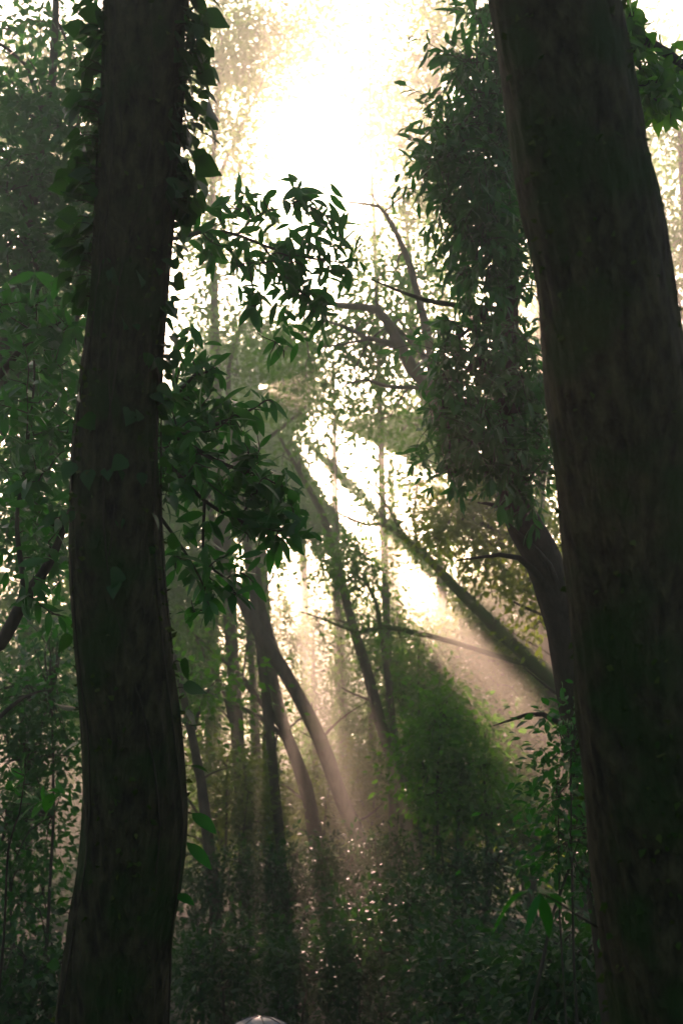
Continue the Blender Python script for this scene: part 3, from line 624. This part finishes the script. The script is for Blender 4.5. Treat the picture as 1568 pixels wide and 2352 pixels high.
tree('small_tree', 'small yellow-green tree with arching twigs right of the leaning mossy trunk', 'tree',
     [(1330, 1600, 15, 34), (1290, 1480, 15, 30), (1262, 1420, 15, 26), (1240, 1320, 15, 22), (1190, 1250, 15, 16), (1120, 1210, 15, 9), (1050, 1190, 15, 4)],
     [[(1250, 1370, 15, 14), (1245, 1290, 15, 10), (1250, 1200, 15, 6)]],
     [(1010, 1210, 60, 50, 15, .8, 18), (1090, 1180, 70, 50, 15, .8, 20), (1150, 1260, 60, 50, 15, .8, 18), (1130, 1150, 90, 40, 15, .8, 16), (1200, 1340, 50, 50, 15, .8, 14), (1230, 1220, 40, 60, 15, .8, 12), (1120, 1310, 40, 30, 15, .6, 6), (1230, 1430, 40, 40, 15, .6, 8)],
     'leaf_yellow', SMALL, 0.095, 82, 'bark_dark', sig=0.22, n_leaf=40, carve=False)

# ------------------------------------------------------------------ bushes
def bush(name, label, stems, pads, leaf, tpl, size, seed, group=None, sig=0.22, n_leaf=40, cat='bush', twig_r=0.008, **kw):
    rng = np.random.default_rng(seed)
    base = P(*stems[0][:3]); base[2] = float(gz(base[0], base[1]))
    root = thing(name, label, cat, base, group)
    st, lv = Acc(), Acc(); S = []
    for (px, py, d, w) in stems:
        q = P(px, py, d); b = base + rng.normal(size=3) * np.array([0.12, 0.12, 0]); b[2] = float(gz(b[0], b[1])) - 0.05
        s = twig_path(b, q, w * .5 * PX * d, w * .2 * PX * d, rng, 0.05, 0.06); st.add(*tube(s, 6)); S.append(s[:, :3])
    S = np.concatenate(S)
    for (px, py, rx, ry, d, dr, k) in pads:
        for _ in range(k):
            q = rng.normal(size=3); q = q / np.linalg.norm(q) * rng.random() ** 0.4
            c = P(px + q[0] * rx, py + q[1] * ry, d + q[2] * dr)
            c[2] = max(c[2], float(gz(c[0], c[1])) + 0.15)
            j = S[np.argmin(np.linalg.norm(S - c, axis=1))]
            st.add(*tube(twig_path(j, c, twig_r, twig_r * .4, rng), 4))
            cluster(lv, tpl, c, sig * rng.uniform(.7, 1.3), int(n_leaf * rng.uniform(.5, 1.5)), size, rng, None, 0.3)
    st.build('stem', M['bark_dark'], root, base); lv.build('foliage', M[leaf], root, base, smooth=False)
    return root
bush('round_bush', 'tall dark bush whose rounded top rises against the widest sunbeam', [(1060, 1750, 16, 16), (1010, 1650, 16, 12), (1110, 1760, 16, 12), (980, 1780, 16, 12)],
     [(1000, 1610, 55, 50, 16, .7, 14), (1050, 1680, 80, 60, 16, .8, 26), (980, 1730, 70, 70, 16, .8, 26), (1090, 1770, 80, 60, 16, .8, 26), (1010, 1830, 90, 60, 16, .8, 26), (1130, 1850, 80, 60, 16, .8, 24)], 'leaf_broad', SMALL, 0.095, 91)
bush('glinting_shrub', 'shrub with glinting leaves against the left edge of the right trunk', [(1340, 1900, 6.5, 14), (1310, 1720, 6.5, 9), (1280, 1830, 6.5, 8), (1350, 2050, 6.5, 9)],
     [(1310, 1670, 40, 50, 6.5, .3, 14), (1310, 1770, 60, 60, 6.5, .3, 22), (1280, 1860, 60, 60, 6.5, .3, 22), (1330, 1960, 60, 60, 6.5, .3, 20), (1270, 1960, 40, 40, 6.5, .3, 8), (1350, 2040, 40, 40, 6.5, .3, 9)], 'leaf_laurel', SMALL, 0.062, 92, sig=0.11, n_leaf=14, twig_r=.004)
for k, (px, py, d, rx, lab, leaf) in enumerate([(520, 1850, 22, 70, 'lit yellow-green shrub close to the left mossy trunk', 'leaf_yellow'), (620, 1880, 24, 70, 'lit shrub at the foot of the mottled trunk', 'leaf_yellow'),
                                     (760, 1880, 26, 70, 'low shrub behind the tallest slanting trunk', 'leaf_yellow'), (870, 1830, 27, 70, 'bright yellow-green shrub between the slanting trunk and the round dark bush', 'leaf_yellow'),
                                     (1190, 1830, 26, 60, 'reddish backlit shrub at the foot of the widest sunbeam', 'leaf_yellow'), (960, 1560, 25, 70, 'greyish hazy shrub behind the round dark bush', 'leaf_far')]):
    bush('understorey_shrub', lab, [(px, py - 90, d, 10), (px - 50, py - 40, d, 7), (px + 50, py - 30, d, 7)],
         [(px, py - 60, rx, 70, d, 1.2, 26), (px - 40, py + 20, rx, 60, d, 1.2, 20), (px + 40, py + 30, rx, 60, d, 1.2, 20)], leaf, FAR, 0.12, 100 + k, 'understorey shrubs in the haze', sig=0.35, n_leaf=42)
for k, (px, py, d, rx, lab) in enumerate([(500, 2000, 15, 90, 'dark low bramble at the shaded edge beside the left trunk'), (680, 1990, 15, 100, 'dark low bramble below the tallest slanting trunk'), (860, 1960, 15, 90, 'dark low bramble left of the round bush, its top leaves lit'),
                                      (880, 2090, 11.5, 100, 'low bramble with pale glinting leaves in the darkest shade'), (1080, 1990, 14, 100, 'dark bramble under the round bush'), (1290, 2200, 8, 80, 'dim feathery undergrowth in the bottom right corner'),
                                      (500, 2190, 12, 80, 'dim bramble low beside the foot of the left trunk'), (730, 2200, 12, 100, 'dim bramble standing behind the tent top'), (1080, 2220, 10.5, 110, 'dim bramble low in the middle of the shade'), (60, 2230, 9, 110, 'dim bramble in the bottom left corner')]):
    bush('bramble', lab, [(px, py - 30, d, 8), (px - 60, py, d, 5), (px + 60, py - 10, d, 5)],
         [(px - 50, py + 10, rx * .8, 35, d, .8, 16), (px + 50, py - 10, rx * .8, 35, d, .8, 16), (px, py + 60, rx, 60, d, .8, 22), (px - 30, py + 160, rx, 70, d, .8, 22), (px + 30, py + 260, rx, 70, d, .8, 18)], 'leaf_ivy_and_shade', SMALL, 0.08, 120 + k, 'brambles along the shaded slope', sig=0.22, n_leaf=30)  # dark leaf colour deepens the slope's shade

def undergrowth():
    rng = np.random.default_rng(801); lv = Acc()
    for _ in range(5200):
        y = rng.uniform(14, 62); x = rng.uniform(-0.5, 0.5) * (16 + y * 1.0)
        h = rng.uniform(0.05, 0.75) * (1.0 if y < 19 else 1.5)
        if y < 13 and abs(x + 0.7) < 1.2: continue
        cluster(lv, FAR, np.array([x, y, float(gz(x, y)) + h]), 0.26, 13, 0.10 + 0.0022 * y, rng)
    lv.build('undergrowth', M['leaf_ivy_and_shade'], smooth=False)['kind'] = 'stuff'
undergrowth()

# ------------------------------------------------------------------ left edge
tree('leafy_tree', 'dark leafy tree with bright gaps filling the upper left edge', 'tree',
     [(-90, 2000, 9, 50), (-80, 1500, 9, 46), (-40, 1100, 9, 40), (50, 600, 9, 30), (120, 200, 9, 20), (130, -100, 9, 10)],
     [[(90, 620, 9, 22), (40, 420, 9, 14), (-20, 300, 9, 8)], [(110, 300, 9, 14), (60, 150, 9, 9), (-20, 90, 9, 6)], [(70, 900, 9, 20), (160, 760, 9, 12), (230, 640, 9, 7)]],
     [(60, 60, 110, 60, 9.5, .6, 12), (180, 150, 80, 60, 9.3, .6, 12), (60, 230, 100, 80, 9, .7, 34), (180, 290, 70, 80, 9, .7, 26), (50, 400, 100, 80, 9, .7, 40), (180, 440, 70, 80, 9, .7, 30), (60, 560, 110, 80, 9, .7, 44), (190, 600, 70, 80, 9, .7, 30),
      (60, 720, 110, 80, 9, .7, 44), (80, 880, 110, 80, 9, .7, 40), (80, 1050, 110, 90, 9, .7, 36), (60, 1220, 100, 80, 9, .7, 26)],
     'leaf_laurel', SMALL, 0.085, 131, 'bark_dark', sig=0.17, n_leaf=26, carve=False, twig_r=.008)
spray('leafy_branch', 'long-leaved dark branches hanging at the left edge, behind the mossy trunk', 'branch',
      [[(-60, 1500, 5.2, 40), (0, 1480, 5.2, 34), (60, 1370, 5.2, 28), (110, 1300, 5.2, 22), (160, 1180, 5.3, 14), (200, 1050, 5.4, 8)],
       [(60, 1370, 5.2, 16), (40, 1200, 5.3, 10), (60, 1050, 5.4, 7), (80, 850, 5.4, 5), (60, 700, 5.4, 3)], [(-60, 880, 5.4, 26), (0, 860, 5.4, 20), (60, 790, 5.4, 12), (140, 740, 5.4, 6)]],
      scatter_tips(rs, [(70, 700, 100, 60, 5.3, .3, 22), (120, 800, 90, 60, 5.3, .3, 22), (60, 900, 90, 60, 5.3, .3, 16), (110, 1000, 80, 70, 5.3, .3, 20), (60, 1110, 80, 60, 5.3, .3, 16), (110, 1200, 60, 60, 5.3, .3, 12), (100, 1330, 60, 60, 5.3, .3, 8), (130, 1400, 40, 40, 5.2, .1, 4)]),
      'leaf_laurel', LANCE, 0.11, 132)
bush('leafy_shrub', 'dark shrub with small pale glints below the left edge branches', [(60, 1750, 10, 16), (120, 1600, 10, 12), (20, 1900, 10, 12), (100, 2050, 10, 10)],
     [(120, 1480, 80, 50, 10.5, .6, 16), (80, 1600, 110, 70, 10, .6, 40), (90, 1720, 110, 70, 10, .6, 40), (60, 1850, 100, 70, 10, .6, 34), (50, 1970, 80, 60, 10, .6, 22), (40, 2090, 70, 60, 10, .6, 18), (20, 2200, 60, 60, 10, .6, 8)],
     'leaf_laurel', SMALL, 0.08, 133, sig=0.2, n_leaf=28)
spray('young_sapling', 'young sapling with a star of fresh leaves low at the left edge', 'sapling',
      [[(-10, 2350, 4.2, 8), (10, 2150, 4.2, 6), (20, 1950, 4.2, 5), (45, 1870, 4.2, 4), (55, 1800, 4.2, 3)]], [(55, 1780, 4.2), (30, 1770, 4.2), (70, 1800, 4.2), (45, 1830, 4.2)], 'leaf_sprig', LANCE, 0.10, 134, n=5, droop=0.2)

# ------------------------------------------------------------------ right edge and foreground sprig
spray('leafy_branch', 'dark leafy branch at the top right corner, beyond the right trunk', 'branch',
      [[(1400, 40, 4.2, 26), (1480, 90, 4.2, 24), (1570, 150, 4.2, 20), (1660, 220, 4.2, 14)], [(1430, 60, 4.2, 12), (1480, 180, 4.2, 8), (1520, 260, 4.2, 4)]],
      scatter_tips(rs, [(1470, 140, 40, 70, 4.2, .2, 16), (1520, 200, 50, 60, 4.2, .2, 18), (1560, 240, 40, 40, 4.2, .2, 8), (1450, 60, 20, 40, 4.2, .2, 5), (1480, 240, 30, 30, 4.2, .2, 6)]), 'leaf_broad', OVATE, 0.085, 141, n=7)
tree('hazy_tree', 'pale distant tree seen past the right edge of the right trunk', 'tree',
     [(1600, 1700, 20, 30), (1590, 1200, 20, 28), (1580, 700, 20, 22), (1560, 300, 20, 12)], [[(1585, 800, 20, 10), (1540, 620, 20, 6), (1500, 480, 20, 3)]],
     [(1540, 330, 50, 60, 20, 1, 10), (1520, 470, 40, 60, 20, 1, 8), (1560, 560, 50, 60, 20, 1, 14), (1550, 680, 50, 60, 20, 1, 14), (1600, 800, 60, 100, 20, 1, 14)], 'leaf_far', SMALL, 0.11, 142, sig=0.3, n_leaf=45)
def leaf_between(acc, a, b, up, tpl=LANCE, wide=1.0, sag=0.0):
    V0, F0 = tpl; L = np.linalg.norm(b - a); d = (b - a) / L; w = nrm(np.cross(np.asarray(up, float), d)); n = np.cross(d, w)
    acc.add(a + L * (V0[:, 0:1] * d + wide * V0[:, 1:2] * w + V0[:, 2:3] * n * .3) + np.array([0, 0, 1.0]) * sag * L * np.sin(np.pi * V0[:, 0:1]), F0)
def sprig():
    base = P(1405, 2150, 2.72); root = thing('leafy_sprig', 'blurred sprig of drooping green leaves near the bottom right', 'sprig', base)
    st, lv = Acc(), Acc(); rng = np.random.default_rng(143)
    st.add(*tube(spline(px_path([(1405, 2150, 2.72, 5), (1330, 2105, 2.5, 4), (1270, 2066, 2.35, 4), (1238, 2052, 2.3, 3)]), .03), 6))
    c = P(1240, 2052, 2.3)
    for px, py, d, wd, sg in ((1126, 2144, 2.34, .62, .22), (1206, 2148, 2.25, .6, .06), (1262, 2150, 2.36, .95, .05), (1288, 2082, 2.45, .7, .08)):
        leaf_between(lv, c, P(px, py, d), (0.35, -0.25, 0.9), LANCE, wd, sg)
    st.build('branch', M['bark_dark'], root, base); lv.build('leaves', M['leaf_sprig'], root, base)
sprig()
def shoot(rows, label):
    a0 = rows[0][0]; base = P(*a0); root = thing('leaf_shoot', label, 'shoot', base); st, lv = Acc(), Acc()
    for a, b, wd in rows:
        leaf_between(lv, P(*a), P(*b), (0.1, -0.8, 0.5), LANCE, wd, .04)
        q = P(a[0] - 28, a[1] - 4, a[2] + .05); st.add(*tube(spline(np.array([np.r_[q, .0022], np.r_[P(*a), .0015]]), .02), 5))
    if len(rows) > 1: st.add(*tube(spline(np.array([np.r_[P(r_[0][0] - 28, r_[0][1] - 4, r_[0][2] + .05), .0024] for r_ in rows]), .02), 5))
    st.build('stem', M['bark_dark'], root, base); lv.build('leaves', M['leaf_sprig'], root, base)
shoot([((442, 1868, 3.25), (497, 1914, 3.2), 1.3), ((430, 1936, 3.25), (486, 1996, 3.2), 1.1)], 'two pointed leaves sticking out to the right low on the mossy trunk')
shoot([((404, 2054, 3.2), (446, 2078, 3.15), 1.2)], 'single pointed leaf sticking out near the foot of the mossy trunk')

# ------------------------------------------------------------------ small dome tent at the bottom edge
def tent():
    d = 9.5; top = P(598, 2334, d); h = 1.5; a = 0.66
    base = np.array([top[0], top[1], top[2] - h])
    root = thing('dome_tent', 'small dome tent with pale blue-grey panels, its top peeping over the bottom edge', 'tent', base)
    def cloth(name, c):
        m, n, l, out = nt(name)
        no = n.new("ShaderNodeTexNoise"); no.inputs["Scale"].default_value = 30
        r = ramp(n, l, no.outputs[0], [(0.3, tuple(x * .85 for x in c)), (0.7, c)])
        b = n.new("ShaderNodeBsdfPrincipled"); b.inputs["Roughness"].default_value = 0.35
        l.new(r.outputs[0], b.inputs["Base Color"]); l.new(b.outputs[0], out.inputs[0]); return m
    ma, mb, mc = cloth('pale_cloth', (0.20, 0.19, 0.19)), cloth('blue_cloth', (0.07, 0.09, 0.13)), cloth('seam_tape', (0.03, 0.03, 0.035))
    n = 8
    for k in range(n):
        acc = Acc(); rows, cols = 14, 7; V = []
        for i in range(rows):
            for j in range(cols):
                t = i / (rows - 1) * math.pi / 2; s = (j / (cols - 1) - .5) * 2
                ang = 2 * math.pi * (k + 0.5 + s * 0.5) / n + 0.2
                rr = a * math.cos(t) ** 0.9 * (1 - 0.05 * (1 - s * s)) if i < rows - 1 else 0.004
                V.append((base[0] + rr * math.cos(ang), base[1] + rr * math.sin(ang), base[2] + h * math.sin(t)))
        F = [(i * cols + j, i * cols + j + 1, (i + 1) * cols + j + 1, (i + 1) * cols + j) for i in range(rows - 1) for j in range(cols - 1)]
        acc.add(V, F); acc.build('panel', ma if k % 2 else mb, root, base)
        ang = 2 * math.pi * k / n + 0.2
        pole = np.array([[base[0] + a * math.cos(t) ** .9 * math.cos(ang), base[1] + a * math.cos(t) ** .9 * math.sin(ang), base[2] + h * math.sin(t), 0.005] for t in np.linspace(0, math.pi / 2 - 0.02, 16)])
        acc = Acc(); acc.add(*tube(pole, 6)); acc.build('pole', mc, root, base)
tent()

# ------------------------------------------------------------------ distant wood: whole trees copied round the back of the clearing
def proto(seed, name, label):
    rng = np.random.default_rng(seed)
    root = thing(name, label, 'tree', (0, 0, 0), 'distant trees at the back of the wood')
    tr = spline(np.array([[0, 0, -0.4, .30], [.1, .1, 4, .24], [.3, 0, 9, .17], [.2, .2, 14, .09], [.3, .1, 18, .02]]), .6)
    tw, lv = Acc(), Acc(); tw.add(*tube(tr, 8, .03, rng))
    for _ in range(26):
        z = rng.uniform(3.5, 17); j = tr[np.argmin(np.abs(tr[:, 2] - z)), :3]
        L = (1.1 - abs(z - 10) / 11) * rng.uniform(2.0, 4.2); an = rng.uniform(0, 6.28)
        e = j + np.array([math.cos(an) * L, math.sin(an) * L, rng.uniform(.3, 1.8)])
        tp = twig_path(j, e, .05, .012, rng); tw.add(*tube(tp, 5))
        for q in tp[3:, :3]:
            for _ in range(4): cluster(lv, FAR, q + rng.normal(size=3) * .55, .42, 34, .17, rng)
    tw.build('trunk', M['bark_mid'], root); lv.build('crown', M['leaf_far'], root, smooth=False)
    return root
PR = [proto(501, 'distant_tree', ''), proto(502, 'distant_tree', '')]
def place(src, x, y, rz, sc, label, first):
    r = src if first else src.copy()
    if not first:
        COL.objects.link(r)
        for ch in src.children:
            c = ch.copy(); COL.objects.link(c); c.parent = r
    r.location = (x, y, float(gz(x, y))); r.rotation_euler = (0, 0, rz); sc *= 0.6 if (abs(x) < 15 and y < 80) else 1.0; r.scale = (sc, sc, sc); r['label'] = label
rr = np.random.default_rng(77)
DIST = [(-26, 40), (-19, 46), (-12, 60), (-6, 72), (0, 64), (6, 74), (12, 62), (18, 50), (25, 42), (31, 55), (-33, 52), (-15, 31), (16, 33), (-3, 86), (9, 90), (-20, 70), (-28, 62), (-11, 82), (18, 70), (28, 74), (38, 66), (4, 82), (-10, 44), (11, 46), (-38, 74)]
WHERE = ['far left edge, farther back', 'left, behind the mossy trunk', 'left of the pale shafts', 'middle left at the back', 'middle at the back', 'middle right at the back', 'right of the widest beam', 'right, behind the evergreen', 'far right edge', 'right edge, deepest in', 'left edge, deepest in', 'left edge, nearest', 'right edge, nearest', 'deepest in the middle', 'deepest right of the middle',
         'left, second row', 'far left, second row', 'deepest left of the middle', 'right, second row', 'far right, second row', 'rightmost of the back row', 'just right of the middle, deep in', 'left of the slanting trunks', 'behind the leaning mossy trunk', 'leftmost of the back row']
used = [True, True]
for k, (x, y) in enumerate(DIST):
    i = k % 2
    place(PR[i], x, y, rr.uniform(0, 6.28), rr.uniform(.85, 1.15), 'distant hazy tree of the back wood, ' + WHERE[k], used[i]); used[i] = False

def far_wood():
    rng = np.random.default_rng(901); lv, st = Acc(), Acc()
    for _ in range(420):
        x = rng.uniform(-75, 75); y = rng.uniform(80, 112) - 0.004 * x * x * rng.uniform(.5, 1.5)
        g = float(gz(x, y)); h = rng.uniform(8, 15)
        st.add(*tube(spline(np.array([[x, y, g - .3, .16], [x + rng.normal() * .3, y, g + h * .5, .1], [x + rng.normal() * .5, y, g + h, .02]]), 3), 5))
        for _ in range(22):
            z = h * rng.uniform(.05, 1.02)
            cluster(lv, FAR, np.array([x + rng.normal() * 1.5, y + rng.normal() * 1.5, g + z]), .9, 24, .45, rng)
    st.build('far_wood_stems', M['bark_mid'])['kind'] = 'stuff'
    lv.build('far_wood', M['leaf_far'], smooth=False)['kind'] = 'stuff'
far_wood()

# ------------------------------------------------------------------ haze: one closed box round everything
def haze():
    x0, x1, y0, y1, z0, z1 = -120, 120, -47, 128, -2.2, 37.5
    a = Acc()
    V = [(x, y, z) for z in (z0, z1) for y in (y0, y1) for x in (x0, x1)]
    a.add(V, [(0, 2, 3, 1), (4, 5, 7, 6), (0, 1, 5, 4), (2, 6, 7, 3), (0, 4, 6, 2), (1, 3, 7, 5)])
    m, n, l, out = nt('haze')
    v = n.new("ShaderNodeVolumePrincipled"); v.inputs["Density"].default_value = HAZE_DENSITY
    v.inputs["Anisotropy"].default_value = HAZE_G; v.inputs["Color"].default_value = (0.88, 0.90, 0.76, 1)
    l.new(v.outputs[0], out.inputs["Volume"])
    o = a.build('haze', m, smooth=False); o['kind'] = 'stuff'
haze()
